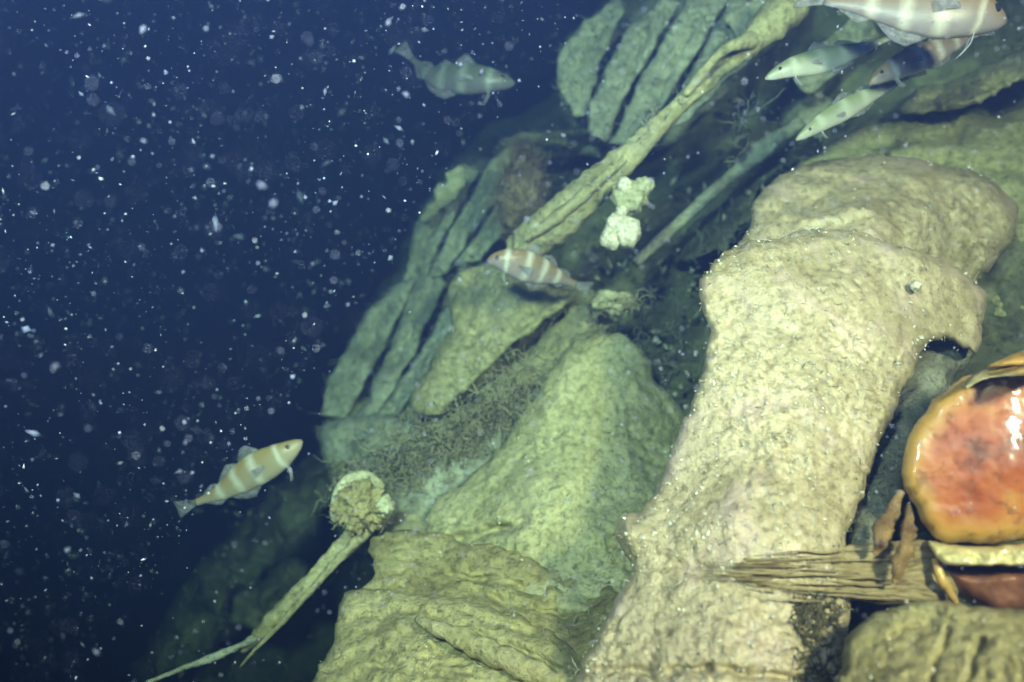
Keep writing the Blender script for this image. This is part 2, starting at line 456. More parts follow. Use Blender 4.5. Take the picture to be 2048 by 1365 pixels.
def glass_red():
    m, nt, b = new_mat('orange_red_glass')
    tc = N(nt, 'ShaderNodeTexCoord').outputs['Object']
    n1 = N(nt, 'ShaderNodeTexNoise', Scale=11.0, Detail=5.0, Roughness=.55); nt.links.new(tc, n1.inputs['Vector'])
    n2 = N(nt, 'ShaderNodeTexNoise', Scale=42.0, Detail=5.0, Roughness=.6); nt.links.new(tc, n2.inputs['Vector'])
    c = ramp(nt, n1.outputs['Fac'], [(0.34, (0.18, 0.045, 0.006)), (0.44, (0.42, 0.085, 0.007)), (0.56, (0.50, 0.130, 0.012)), (0.68, (0.58, 0.30, 0.05))])
    e = N(nt, 'ShaderNodeAttribute', attribute_name='edge').outputs['Fac']
    mj = N(nt, 'ShaderNodeMath', operation='MULTIPLY_ADD'); nt.links.new(n1.outputs['Fac'], mj.inputs[0]); mj.inputs[1].default_value = 46.0; nt.links.new(e, mj.inputs[2])
    mr = N(nt, 'ShaderNodeMapRange'); nt.links.new(mj.outputs[0], mr.inputs['Value']); mr.inputs['From Min'].default_value = 40.0; mr.inputs['From Max'].default_value = 82.0
    mr.inputs['To Min'].default_value = 1.0; mr.inputs['To Max'].default_value = 0.0
    c = mixc(nt, mr.outputs[0], c, (0.55, 0.31, 0.06))
    d = ramp(nt, n2.outputs['Fac'], [(0.34, (0.35, 0.28, 0.20)), (0.46, (1, 1, 1))])
    c = mixc(nt, 0.6, c, d, 'MULTIPLY')
    nt.links.new(c, b.inputs['Base Color'])
    b.inputs['Coat Weight'].default_value = 0.7; b.inputs['Coat Roughness'].default_value = 0.12
    r = ramp(nt, n2.outputs['Fac'], [(0.35, (0.65, 0.65, 0.65)), (0.6, (0.36, 0.36, 0.36))]); nt.links.new(r, b.inputs['Roughness'])
    bp = N(nt, 'ShaderNodeBump', Strength=0.10, Distance=0.002); nt.links.new(n2.outputs['Fac'], bp.inputs['Height']); nt.links.new(bp.outputs[0], b.inputs['Normal'])
    return m
M['glass'] = glass_red()
M['brass'] = plain('yellow_brass', (0.95, 0.82, 0.36), 0.16, 0.0, Coat_Weight=.8)
M['amber'] = plain('amber_rim', (0.80, 0.50, 0.14), 0.25, 0.1)
M['copper'] = plain('pinkish_copper', (0.34, 0.14, 0.07), 0.35, 0.1)
M['rust'] = silt('rusty_brass', (0.60, 0.40, 0.14), (0.40, 0.24, 0.08), (0.12, 0.06, 0.03), 5.0, 0.5, 0.8, 0.2, spec=1.0)

# ------------------------------------------------------------------ seabed
def seabed():
    n = 90; s = 13.0
    xs = np.linspace(-s, s, n)
    gx, gy = np.meshgrid(xs, xs + 3)
    pts = np.c_[gx.ravel(), gy.ravel(), np.zeros(n * n)]
    pts[:, 2] = fnoise(pts, 0.6, 4, 2) * 0.12
    f = [(j * n + i, j * n + i + 1, (j + 1) * n + i + 1, (j + 1) * n + i) for j in range(n - 1) for i in range(n - 1)]
    o = mesh_obj('seabed', pts, f, M['deep'])
    tag(o, kind='structure')
seabed()

# ------------------------------------------------------------------ the wreck's hull: a rough sloping flank with plank remains
hull = empty('wreck_hull', P(1100, 1500, 3.0), 'sloping flank of a sunken wooden wreck covered in green silt', 'shipwreck')
hull_ctrl = [(200, 1365, 3.9), (420, 1150, 3.6), (650, 860, 3.5), (780, 560, 3.6), (900, 330, 3.6), (1130, 170, 3.5), (1200, 20, 3.4),
             (680, 1220, 3.7), (900, 900, 2.8), (1150, 500, 2.9), (1350, 650, 2.55), (1400, 250, 3.0), (1700, 150, 2.7), (2050, 50, 2.5),
             (1000, 1350, 2.4), (1500, 1300, 1.9), (1900, 1365, 1.6), (1800, 700, 2.0), (2100, 600, 2.0), (1500, 900, 2.1), (2200, 1200, 1.7)]
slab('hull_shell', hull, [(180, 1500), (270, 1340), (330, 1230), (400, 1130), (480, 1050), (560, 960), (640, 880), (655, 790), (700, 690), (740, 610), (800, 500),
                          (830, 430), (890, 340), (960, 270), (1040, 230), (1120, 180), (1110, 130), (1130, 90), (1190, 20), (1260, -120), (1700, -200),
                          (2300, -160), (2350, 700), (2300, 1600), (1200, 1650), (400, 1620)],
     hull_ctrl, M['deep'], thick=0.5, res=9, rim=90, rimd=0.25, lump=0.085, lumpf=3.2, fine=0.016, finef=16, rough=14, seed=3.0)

def groove(lines, gain=1.0):
    """recesses along pixel segments (x0, y0, x1, y1, width, depth)"""
    def f(X, Y):
        out = np.zeros(len(X))
        for (ax, ay, bx, by, w, dep) in lines:
            dx, dy = bx - ax, by - ay; L = dx * dx + dy * dy
            t = np.clip(((X - ax) * dx + (Y - ay) * dy) / L, 0, 1)
            wob = 6 * np.sin((X + Y) * .03) + 4 * np.sin((X - Y) * .071)
            d2 = (X - ax - t * dx + wob * .5) ** 2 + (Y - ay - t * dy + wob * .5) ** 2
            out -= dep * (gain if dep > 0 else 1) * np.exp(-d2 / (w * w))
        return out
    return f

def piece(name, outline, ctrl, mat, label, cat, grits=0, turf=0, group=None, gsize=(.001, .004), **kw):
    """a loose slab of wreckage: its body, the pale grains for shell bits and glints, and short growth on it"""
    c = np.array(ctrl); bx, by = np.mean([p[0] for p in outline]), max(p[1] for p in outline)
    root = empty(name, P(bx, by, c[:, 2].mean()), label, cat, group)
    o, front, X, Y, dist = slab('silted_body', root, outline, ctrl, mat, **kw)
    vis = (X > -40) & (X < 2090) & (Y > -40) & (Y < 1410)
    pts = front[vis]
    if grits and len(pts): grit('shell_glints', o, pts, grits, M['grit'], *gsize)
    if turf and len(pts): strands('short_growth', o, pts, turf, M['thread'], 0.014, 0.0007, up=(0, -.6, .6), spread=.6, steps=3)
    return root, front, X, Y, dist

hull_skin = []
# planks and crust that still belong to the hull
def hull_part(name, outline, ctrl, mat, **kw):
    r = slab(name, hull, outline, ctrl, mat, **kw)
    hull_skin.append(r[1][::3]); return r
FLAT = [([(652, 832), (702, 838), (790, 640), (838, 528), (800, 545), (742, 608), (700, 690), (662, 765)], 2.98, 2.82),
        ([(714, 838), (754, 836), (850, 662), (893, 562), (880, 522), (848, 526), (802, 642)], 2.92, 2.72),
        ([(766, 838), (802, 840), (862, 742), (908, 642), (922, 590), (905, 558), (866, 660)], 2.78, 2.60),
        ([(798, 578), (836, 562), (902, 450), (962, 352), (932, 332), (868, 392), (830, 445)], 3.12, 2.98),
        ([(850, 566), (902, 538), (985, 412), (1036, 332), (1002, 298), (974, 333), (916, 440)], 3.02, 2.88),
        ([(914, 532), (962, 518), (1032, 440), (1086, 352), (1062, 318), (1002, 400)], 2.92, 2.74),
        ([(1112, 162), (1122, 100), (1170, 52), (1235, 14), (1252, 40), (1202, 120), (1162, 228), (1143, 226)], 2.80, 2.70),
        ([(1174, 238), (1217, 125), (1268, 38), (1332, -30), (1372, -30), (1322, 60), (1262, 170), (1217, 282), (1176, 272)], 2.72, 2.60),
        ([(1230, 282), (1278, 172), (1338, 65), (1392, -40), (1472, -60), (1424, 50), (1344, 180), (1292, 270)], 2.64, 2.52),
        ([(1303, 268), (1356, 185), (1438, 52), (1492, -60), (1582, -20), (1562, 60), (1444, 165), (1384, 228)], 2.54, 2.42)]
for k, (ol, d0, d1) in enumerate(FLAT):
    a_ = np.array(ol, float); c_ = a_.mean(0); jr = random.Random(900 + k); an = R(jr.uniform(-4, 4)); fl = jr.uniform(.86, 1.06); ax_ = np.array([.45, -.89]); ol = []
    for q in a_:
        v_ = q - c_; l_ = v_.dot(ax_); v_ = v_ + ax_ * l_ * (fl - 1) * (1.6 if l_ > 0 else .4)
        ol.append(tuple(c_ + np.array([v_[0] * math.cos(an) - v_[1] * math.sin(an), v_[0] * math.sin(an) + v_[1] * math.cos(an)]) * (1.03 + .05 * jr.random())))
    hull_part('plank', ol, [(c_[0] - 70, c_[1] - 60, d0), (c_[0] + 70, c_[1] + 60, d1), (c_[0] + 60, c_[1] - 80, (d0 + d1) / 2 + .04 * math.sin(k * 2.3)), (c_[0] - 60, c_[1] + 80, (d0 + d1) / 2 - .05)], M['green'],
              thick=.05, res=5, rim=9, rimd=.018, lump=.024, lumpf=8, fine=.010, finef=26, rough=4.5 + 3 * (k % 3 == 1), curve=0, seed=110 + k, pits=.014,
              extra=groove([(c_[0] - 40 + 18 * math.sin(k), c_[1] + 70, c_[0] + 34, c_[1] - 66, 5, .025)]))
hull_part('plank', [(902, 562), (960, 528), (1050, 538), (1110, 576), (1152, 592), (1062, 664), (990, 722), (912, 800), (872, 832), (824, 826), (834, 772), (872, 706), (900, 650)],
          [(860, 800, 2.38), (1100, 590, 2.34), (930, 570, 2.46), (1000, 650, 2.36)], M['olive'], thick=.12, rim=20, rimd=.03, lump=.028, lumpf=8, fine=.006, finef=30, rough=8, seed=13,
          extra=groove([(1000, 690, 1110, 600, 8, .02), (930, 700, 1010, 560, 7, .02)]))
hull_part('plank', [(1165, 600), (1185, 650), (1170, 690), (1100, 760), (1020, 812), (940, 880), (880, 902), (830, 892), (842, 856), (912, 826), (1000, 752), (1080, 684)],
          [(1150, 630, 2.32), (1000, 790, 2.27), (870, 880, 2.27)], M['olive'], thick=.12, rim=18, rimd=.025, lump=.022, lumpf=8, fine=.006, finef=30, rough=7, seed=14)
hull_part('ledge', [(640, 856), (700, 832), (780, 828), (860, 850), (910, 872), (960, 900), (870, 920), (800, 930), (740, 930), (700, 965), (660, 945), (640, 905)],
          [(650, 880, 2.7), (900, 880, 2.35), (720, 940, 2.55)], M['green'], thick=.15, rim=24, rimd=.07, lump=.03, lumpf=8, fine=.007, finef=26, rough=8, seed=15)
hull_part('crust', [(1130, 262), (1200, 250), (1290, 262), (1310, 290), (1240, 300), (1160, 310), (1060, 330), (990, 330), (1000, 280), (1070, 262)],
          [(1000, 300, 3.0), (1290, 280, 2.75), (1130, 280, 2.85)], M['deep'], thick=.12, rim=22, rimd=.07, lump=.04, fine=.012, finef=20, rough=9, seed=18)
for k, (ol, dd) in enumerate([([(400, 1180), (440, 1110), (500, 1060), (560, 1010), (600, 1020), (590, 1080), (530, 1150), (470, 1210), (420, 1230)], 3.3),
                              ([(560, 1000), (600, 940), (650, 910), (670, 950), (650, 1040), (620, 1100), (570, 1120), (555, 1060)], 3.05),
                              ([(300, 1330), (340, 1250), (400, 1210), (470, 1230), (450, 1290), (400, 1340), (330, 1365)], 3.3),
                              ([(480, 1200), (540, 1140), (600, 1110), (620, 1150), (580, 1210), (520, 1260), (470, 1260)], 2.9)]):
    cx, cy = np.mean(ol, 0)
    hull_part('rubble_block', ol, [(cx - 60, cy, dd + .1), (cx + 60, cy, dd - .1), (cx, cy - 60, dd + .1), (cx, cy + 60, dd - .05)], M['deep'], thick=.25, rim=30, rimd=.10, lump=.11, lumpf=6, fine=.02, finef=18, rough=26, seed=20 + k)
def knob(name, parent, x, y, d, rpx, mat, seed, sq=(1, 1, 1), amp=.25, freq=None, sub=24):
    r = rpx * d / FPX
    V = []; F = []; nu, nv = sub * 2, sub
    c = np.array(P(x, y, d))
    for j in range(nv + 1):
        t = math.pi * j / nv
        for i in range(nu):
            a = 2 * math.pi * i / nu
            q = np.array([math.sin(t) * math.cos(a), math.sin(t) * math.sin(a), math.cos(t)])
            n = noise.fractal(Vector(q) * (freq or 1.6) + Vector((seed, seed * 2, 0)), .8, 2.1, 5)
            q = q * (1 + amp * n)
            V.append(c + (RN * q[0] * sq[0] + UN * q[2] * sq[1] + FN * q[1] * sq[2]) * r)
    for j in range(nv):
        for i in range(nu):
            F.append((j * nu + i, (j + 1) * nu + i, (j + 1) * nu + (i + 1) % nu, j * nu + (i + 1) % nu))
    return mesh_obj(name, V, F, mat, parent), np.array(V)
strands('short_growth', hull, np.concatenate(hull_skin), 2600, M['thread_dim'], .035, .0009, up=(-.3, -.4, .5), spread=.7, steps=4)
spar('stub', hull, [(845, 440, 2.95), (880, 400, 2.92), (915, 350, 2.9), (925, 335, 2.9)], [.012, .024, .026, .008], M['pale'], lump=.9, lumpf=26, fine=.4, seed=4)

def board(x0, y0, x1, y1, w, d0, d1, mat, seed, thick=.03):
    '''a narrow board of the planking, ragged at both ends'''
    dx, dy = x1 - x0, y1 - y0; L = math.hypot(dx, dy); nx, ny = -dy / L * w / 2, dx / L * w / 2
    r = random.Random(seed); ol = []
    for t in (0, .25, .5, .75, 1): ol.append((x0 + dx * t + nx * r.uniform(.7, 1.2), y0 + dy * t + ny * r.uniform(.7, 1.2)))
    ol.append((x1 + dx / L * r.uniform(2, 16), y1 + dy / L * r.uniform(2, 16)))
    for t in (1, .75, .5, .25, 0): ol.append((x0 + dx * t - nx * r.uniform(.7, 1.2), y0 + dy * t - ny * r.uniform(.7, 1.2)))
    ol.append((x0 - dx / L * r.uniform(2, 16), y0 - dy / L * r.uniform(2, 16)))
    slab('board', hull, ol, [(x0, y0, d0), (x1, y1, d1), ((x0 + x1) / 2 + nx * 3, (y0 + y1) / 2 + ny * 3, (d0 + d1) / 2 + .03)], mat, thick=thick, res=5, rim=12, rimd=.012,
         lump=.03, lumpf=7, fine=.006, finef=30, rough=6, seed=seed)
for k, (a, b, c, e, w, d0, d1) in enumerate([(1600, 170, 1740, 50, 70, 2.5, 2.5), (1470, 60, 1600, -40, 60, 2.45, 2.5)]):
    board(a, b, c, e, w, d0, d1, M['green'], 300 + k)

slab('silt_drape', hull, [(640, 850), (700, 806), (830, 765), (895, 590), (930, 540), (1050, 520), (1190, 590), (1215, 680), (1330, 790), (1360, 1000), (1340, 1150), (1240, 1260), (1000, 1190), (860, 1130), (745, 1075), (690, 1000), (650, 930)],
     [(660, 880, 2.78), (860, 800, 2.62), (930, 570, 2.68), (1100, 590, 2.60), (870, 880, 2.42), (1000, 740, 2.58), (900, 950, 2.26), (1050, 1000, 1.97), (890, 1060, 2.04), (1180, 850, 2.06), (1270, 1100, 1.83), (1000, 1130, 1.84), (800, 1060, 2.06), (1150, 700, 2.2), (1340, 950, 2.05)],
     M['olive'], thick=.2, res=6, rim=40, rimd=.10, lump=.03, lumpf=7, fine=.008, finef=34, rough=14, seed=81, pits=.012)

slab('silt_drape', hull, [(1120, 175), (1180, 90), (1300, 0), (1480, -40), (1620, -20), (1560, 80), (1470, 170), (1400, 240), (1330, 300), (1230, 318), (1150, 290)],
     [(1140, 180, 2.98), (1300, 40, 2.90), (1500, 40, 2.72), (1250, 290, 2.80), (1420, 190, 2.72)], M['green'], thick=.15, res=6, rim=40, rimd=.10, lump=.05, lumpf=6, fine=.012, finef=22, rough=16, seed=82, pits=.015)
slab('silt_drape', hull, [(660, 800), (740, 630), (830, 500), (900, 380), (1000, 310), (1080, 340), (1060, 450), (960, 560), (900, 680), (840, 800), (740, 850)],
     [(700, 800, 3.12), (850, 520, 3.14), (1000, 340, 3.1), (1000, 480, 2.92), (850, 780, 2.86)], M['green'], thick=.15, res=6, rim=40, rimd=.12, lump=.05, lumpf=6, fine=.012, finef=22, rough=16, seed=83, pits=.015)
slab('silt_drape', hull, [(1590, 160), (1680, 70), (1800, 10), (2000, -60), (2160, -60), (2160, 240), (1900, 260), (1700, 300), (1600, 330), (1560, 260)],
     [(1600, 200, 2.72), (1800, 60, 2.72), (2100, 0, 2.5), (1700, 290, 2.58), (2050, 220, 2.45)], M['green'], thick=.15, res=7, rim=50, rimd=.12, lump=.05, lumpf=5, fine=.012, finef=22, rough=16, seed=84, pits=.015)

# small broken bits and lumps lodged between the timbers
def debris():
    g = Geo()
    for _ in range(700):
        t = rng.random(); x = 420 + 1200 * t + rng.normal() * 90; y = 1230 - 900 * t + rng.normal() * 130
        d = float(tps_hull(np.array([x]), np.array([y]))[0]) - .06 - .12 * rng.random()
        s_ = (.004 + .011 * rng.random() ** 2)
        v = (OCT_V * np.array([1 + 1.6 * rng.random(), .8, .6]) * s_ * (.6 + .8 * rng.random((6, 1)))) @ rot_rand()
        g.add(v + np.array(P(x, y, d)), OCT_F)
    g.build('debris', M['green'], hull, True, 'stuff')
tps_hull = tps(hull_ctrl)
debris()

# ------------------------------------------------------------------ spars
sp = empty('spar', P(1040, 500, 2.25), 'long pale encrusted timber spar slanting from the centre to the top', 'spar')
spar('shaft', sp, [(1035, 505, 2.28), (1100, 455, 2.22), (1180, 385, 2.16), (1260, 310, 2.13), (1330, 240, 2.12), (1410, 165, 2.12), (1480, 105, 2.12), (1550, 40, 2.15), (1600, -20, 2.2)],
     [.044, .046, .040, .029, .021, .020, .024, .040, .05], M['olive'], lump=.22, lumpf=9, fine=.16, seed=5, seg=14, sides=20)
spar('branch', sp, [(1370, 190, 2.10), (1410, 140, 2.07), (1450, 100, 2.05), (1478, 88, 2.06), (1500, 82, 2.1)], [.008, .010, .011, .014, .02], M['olive'], lump=.3, seed=6)
_, skin = spar('crust', sp, [(1050, 480, 2.19), (1120, 430, 2.15), (1200, 360, 2.10), (1250, 318, 2.10)], [.008, .013, .012, .007], M['olive'], lump=.4, fine=.3, seed=7)
strands('short_growth', sp, [np.array(P(x, y, 2.1)) for x, y in [(1300, 250), (1330, 235), (1230, 330), (1360, 205), (1190, 370), (1280, 280), (1310, 225)]], 60, M['thread'], .05, .0011, up=(-.4, -.3, .4))
sp2 = empty('spar', P(1270, 525, 2.5), 'thin dim green spar furred with hydroids behind the white sponges', 'spar')
spar('shaft', sp2, [(1270, 528, 2.42), (1350, 452, 2.45), (1440, 372, 2.48), (1530, 296, 2.5), (1600, 248, 2.55)], [.014, .016, .018, .022, .02], M['green'], lump=.35, fine=.2, seed=8, seg=12)
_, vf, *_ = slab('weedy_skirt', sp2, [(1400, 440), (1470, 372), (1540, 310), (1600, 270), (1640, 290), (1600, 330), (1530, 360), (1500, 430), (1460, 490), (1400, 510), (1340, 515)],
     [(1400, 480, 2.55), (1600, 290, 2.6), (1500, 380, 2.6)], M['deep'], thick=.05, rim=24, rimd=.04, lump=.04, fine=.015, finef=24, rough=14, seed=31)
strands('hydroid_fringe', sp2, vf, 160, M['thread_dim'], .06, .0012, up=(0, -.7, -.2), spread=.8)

# ------------------------------------------------------------------ foreground and middle slabs
PLATE_CTRL = [(1640, 470, 1.66), (1500, 540, 1.60), (1930, 600, 1.66), (1800, 560, 1.60), (1600, 800, 1.45), (1410, 640, 1.58), (1400, 760, 1.53), (1800, 780, 1.52), (1300, 1050, 1.43), (1500, 1080, 1.31), (1690, 1080, 1.36), (1400, 1365, 1.2), (1680, 1365, 1.24), (1180, 1330, 1.33)]
plate, pf, pX, pY, pd = piece('bent_plate', [(1405, 562), (1440, 512), (1500, 482), (1560, 475), (1640, 456), (1720, 465), (1800, 490), (1870, 520), (1930, 546), (1966, 580), (1972, 615), (1962, 655), (1957, 700), (1930, 696), (1893, 676), (1850, 690), (1830, 736),
        (1795, 800), (1765, 880), (1735, 960), (1705, 1040), (1690, 1085), (1700, 1150), (1698, 1250), (1690, 1350), (1690, 1440), (1140, 1440), (1160, 1345), (1200, 1260), (1240, 1180), (1264, 1130),
        (1242, 1085), (1230, 1045), (1290, 1008), (1320, 960), (1350, 880), (1385, 800), (1410, 720), (1416, 650), (1400, 605)],
    PLATE_CTRL,
    M['cream'], 'large hourglass-shaped pale silted plate filling the right foreground', 'wreckage', grits=5500, turf=600, gsize=(.0009, .0046),
    thick=.05, res=4.5, rim=22, rimd=.03, lump=.013, lumpf=6, fine=.0048, finef=70, rough=8, seed=41, pits=.006,
    extra=groove([(1150, 1345, 1420, 1338, 9, .02), (1420, 1338, 1640, 1362, 8, .02), (1610, 1180, 1602, 1330, 6, .008), (1500, 500, 1700, 478, 10, -.008), (1300, 1085, 1230, 1060, 26, -.014), (1270, 1062, 1470, 1046, 36, -.016), (1330, 1122, 1420, 1150, 16, .010)]))
lip, lpf, lpX, lpY, lpd = piece('curved_plate', [(1508, 402), (1560, 352), (1640, 326), (1720, 312), (1800, 314), (1880, 330), (1960, 352), (2012, 382), (2036, 420), (2030, 470), (1995, 515), (1960, 560), (1900, 640), (1600, 640), (1478, 560), (1466, 505), (1500, 455)],
    [(1750, 330, 1.98), (1530, 400, 1.90), (2010, 430, 1.92), (1750, 450, 1.76), (1500, 520, 1.74), (1700, 620, 1.78), (1950, 540, 1.88)],
    M['cream'], 'rounded pale silted plate arching behind the top of the hourglass plate', 'wreckage', grits=420, turf=120,
    thick=.06, res=5, rim=36, rimd=.05, lump=.024, lumpf=8, fine=.006, finef=45, rough=8, seed=42, pits=.005,
    extra=groove([(1530, 420, 1700, 372, 13, .018), (1590, 445, 1760, 412, 10, -.012), (1660, 400, 1900, 400, 12, .010)]))
for root_, f_, X_, Y_, d_ in ((plate, pf, pX, pY, pd), (lip, lpf, lpX, lpY, lpd)):
    sel = f_[(d_ < 22) & (X_ < 2060) & (Y_ < 1380)]
    grit('edge_glints', root_, sel, 420, M['grit'], .0008, .0045, lift=.001)  # pale grains along the edges imitate sparkling highlights
knob('shell', plate, 1832, 572, 1.585, 11, M['sponge'], 8.1, amp=.3, sub=12)
piece('hull_section', [(1590, 335), (1690, 270), (1800, 240), (1870, 222), (1990, 232), (2150, 236), (2200, 760), (1860, 780), (1840, 430), (1700, 330)],
    [(1620, 330, 2.35), (1800, 250, 2.35), (2050, 250, 2.25), (1900, 420, 2.15), (2100, 700, 1.95), (1880, 740, 2.05)], M['olive'],
    'broad green silted slab rising behind the rounded plate at the right edge', 'wreckage', grits=200, thick=.1, res=6, rim=34, rimd=.06, lump=.035, lumpf=6, fine=.007, finef=32, rough=11, seed=43,
    extra=groove([(1700, 290, 2060, 270, 12, .02), (1880, 320, 2060, 350, 12, .025), (1780, 300, 1960, 300, 10, -.012), (1975, 580, 2060, 572, 5, .012), (1975, 640, 2060, 632, 5, .012)]))
piece('hull_section', [(1795, 222), (1850, 176), (1950, 142), (2045, 96), (2150, 60), (2160, 130), (2030, 165), (1985, 196), (1930, 212), (1870, 226)],
    [(1820, 215, 2.3), (2100, 90, 2.2), (1950, 180, 2.2)], M['olive'], 'narrow lumpy silted slab below the big fish in the top right corner', 'wreckage', grits=80,
    thick=.1, res=5, rim=24, rimd=.05, lump=.04, lumpf=10, fine=.008, finef=35, rough=9, seed=44)
mound, mf, mX, mY, md = piece('silt_mound', [(1130, 700), (1180, 672), (1240, 674), (1285, 700), (1310, 760), (1345, 800), (1380, 860), (1375, 960), (1330, 1040), (1300, 1090), (1310, 1150), (1310, 1225), (1150, 1215), (1030, 1165), (920, 1110), (855, 1082), (862, 1020), (930, 965), (990, 905), (1040, 842), (1080, 772)],
    [(1150, 700, 2.14), (1260, 700, 2.12), (1330, 850, 2.08), (1180, 850, 2.0), (890, 1050, 1.99), (1050, 1000, 1.90), (1270, 1100, 1.76), (1000, 900, 2.08), (1350, 950, 2.0), (1100, 1160, 1.76)], M['olive'],
    'rounded mound of yellow-green silt in the middle beside the hourglass plate', 'mound', grits=420, turf=500, thick=.14, res=5, rim=40, rimd=.035, lump=.018, lumpf=8, fine=.0065, finef=46, rough=9, seed=45, pits=.016,
    extra=groove([(900, 1085, 1010, 1052, 10, .035), (1000, 1060, 1050, 1040, 10, .03), (860, 1090, 960, 1095, 8, .02)]))
piece('ragged_sheet', [(742, 1085), (770, 1062), (830, 1060), (900, 1075), (1000, 1098), (1090, 1132), (1180, 1165), (1270, 1190), (1275, 1225), (1235, 1300), (1170, 1330), (1080, 1290), (960, 1240), (850, 1215), (770, 1195), (720, 1180), (755, 1140)],
    [(760, 1080, 1.93), (1000, 1130, 1.79), (1250, 1220, 1.62), (800, 1190, 1.77), (1100, 1270, 1.6)], M['ochre'],
    'ragged ochre silted layer below the mound, above the slab with the stick', 'wreckage', grits=200, turf=120, thick=.1, res=5, rim=30, rimd=.018, lump=.022, lumpf=10, fine=.007, finef=40, rough=14, seed=46, pits=.012,
    extra=groove([(900, 1150, 1080, 1180, 9, .025), (960, 1190, 1130, 1235, 10, .03), (1140, 1210, 1210, 1160, 30, .03)]))
piece('tilted_sheet', [(688, 1192), (740, 1176), (820, 1184), (930, 1200), (1020, 1225), (1100, 1262), (1160, 1310), (1180, 1370), (1170, 1450), (590, 1450), (640, 1350), (668, 1270)],
    [(700, 1195, 1.75), (1000, 1230, 1.63), (640, 1365, 1.6), (900, 1365, 1.45), (1170, 1365, 1.45)], M['yolive'],
    'flat olive silted slab with a stick across it at the bottom centre', 'wreckage', grits=220, turf=100, thick=.1, res=5, rim=26, rimd=.03, lump=.016, lumpf=7, fine=.006, finef=40, rough=9, seed=47, pits=.010,
    extra=groove([(860, 1228, 1120, 1340, 13, .03), (690, 1250, 830, 1215, 7, .015), (740, 1330, 900, 1350, 8, .012), (930, 1225, 1080, 1270, 8, .02), (660, 1340, 760, 1280, 7, .01)]))
st = empty('stick', P(1000, 1310, 1.5), 'pale encrusted stick lying across the flat slab at the bottom', 'stick')
spar('shaft', st, [(835, 1240, 1.60), (900, 1268, 1.535), (1000, 1315, 1.47), (1090, 1352, 1.43), (1200, 1400, 1.40)], [.008, .015, .019, .020, .022], M['yolive'], lump=.4, fine=.25, lumpf=18, seed=9, seg=12)
piece('cracked_sheet', [(1692, 1275), (1722, 1246), (1780, 1216), (1850, 1202), (1950, 1215), (2120, 1240), (2120, 1450), (1676, 1450), (1685, 1335)],
    [(1700, 1270, 1.14), (1900, 1220, 1.10), (2050, 1260, 1.05), (1700, 1365, 1.08), (2000, 1365, 1.0)], M['ochre'],
    'cracked olive slab in the bottom right corner below the orange lantern', 'wreckage', grits=160, thick=.06, res=5, rim=22, rimd=.03, lump=.014, lumpf=9, fine=.004, finef=55, rough=6, seed=48,
    extra=groove([(1740, 1290, 1850, 1240, 5, .008), (1900, 1260, 1860, 1365, 6, .012), (1960, 1280, 1930, 1365, 7, .012), (1800, 1215, 1960, 1255, 5, .008)]))
shade_strip = empty('shade_strip', P(1720, 1090, 1.5), 'dark grey crusted strip standing in for the shaded plate edge beside the orange lantern', 'shade_strip')
spar('shaft', shade_strip, [(1905, 655, 1.80), (1870, 730, 1.74), (1825, 820, 1.66), (1780, 930, 1.58), (1745, 1030, 1.50), (1725, 1110, 1.44)], [.05, .046, .036, .032, .032, .022], M['grey'], lump=.25, fine=.12, lumpf=16, seed=10, seg=12, sides=20)  # added dark strip where the plate's edge and the gap lie in shadow

# ------------------------------------------------------------------ splintered timber reaching left from the lantern
tb = empty('splintered_timber', P(1650, 1200, 1.2), 'splintered brown timber end lying across the pale plate beside the lantern', 'timber')
plate_d = tps(PLATE_CTRL)
def pdz(x, y, lift): return float(plate_d(np.array([x]), np.array([y]))[0]) - lift
slab('timber_body', tb, [(1400, 1150), (1440, 1122), (1520, 1104), (1600, 1096), (1700, 1090), (1800, 1084), (1900, 1092), (1915, 1195), (1800, 1210), (1700, 1206), (1600, 1196), (1500, 1182), (1440, 1168)],
     [(x, y, pdz(x, y, l)) for x, y, l in [(1410, 1145, -.022), (1500, 1110, -.006), (1500, 1170, -.006), (1560, 1140, .004), (1620, 1100, .004), (1690, 1095, .010), (1690, 1200, .010)]] + [(1900, 1100, 1.345), (1900, 1190, 1.325), (1800, 1140, 1.33)],
     M['wood'], thick=.035, res=4, rim=26, rimd=.02, lump=.007, lumpf=10, fine=.002, rough=9, seed=49,
     extra=groove([(1430 + rng.uniform(-20, 160), 1100 + 8 * k, 1760 + rng.uniform(-60, 140), 1096 + 9.6 * k + rng.uniform(-8, 8), 3.0, rng.uniform(.003, .010)) for k in range(12)]))
for k in range(26):
    t = rng.random()
    y = 1098 + 100 * t
    xl = 1370 + 110 * abs(t - .45) * 2 + rng.uniform(0, 260); lng = rng.uniform(70, 260)
    th = rng.uniform(.0008, .0024)
    spar('splinter', tb, [(xl, y - (t - .4) * 24 + rng.uniform(-5, 5), pdz(xl, y, .004)), (xl + lng * .35, y + rng.uniform(-3, 3), pdz(xl + lng * .35, y, .011)), (xl + lng * .7, y + (t - .4) * 8, pdz(min(xl + lng * .7, 1700), y, .020)), (xl + lng, y + (t - .4) * 12 + rng.uniform(-4, 4), pdz(min(xl + lng, 1700), y, .019))],
         [.0004, th * .7, th, th * .4], M['wood'], sides=5, lump=.4, lumpf=24, fine=.2, finef=90, seed=50 + k)
strands('dark_growth', tb, [np.array(P(x, y, pdz(x, y, .006))) for x, y in zip(rng.uniform(1585, 1690, 90), rng.uniform(1190, 1360, 90))], 240, M['weed'], .03, .0012, up=(0, -.6, .4), spread=.9, steps=4)

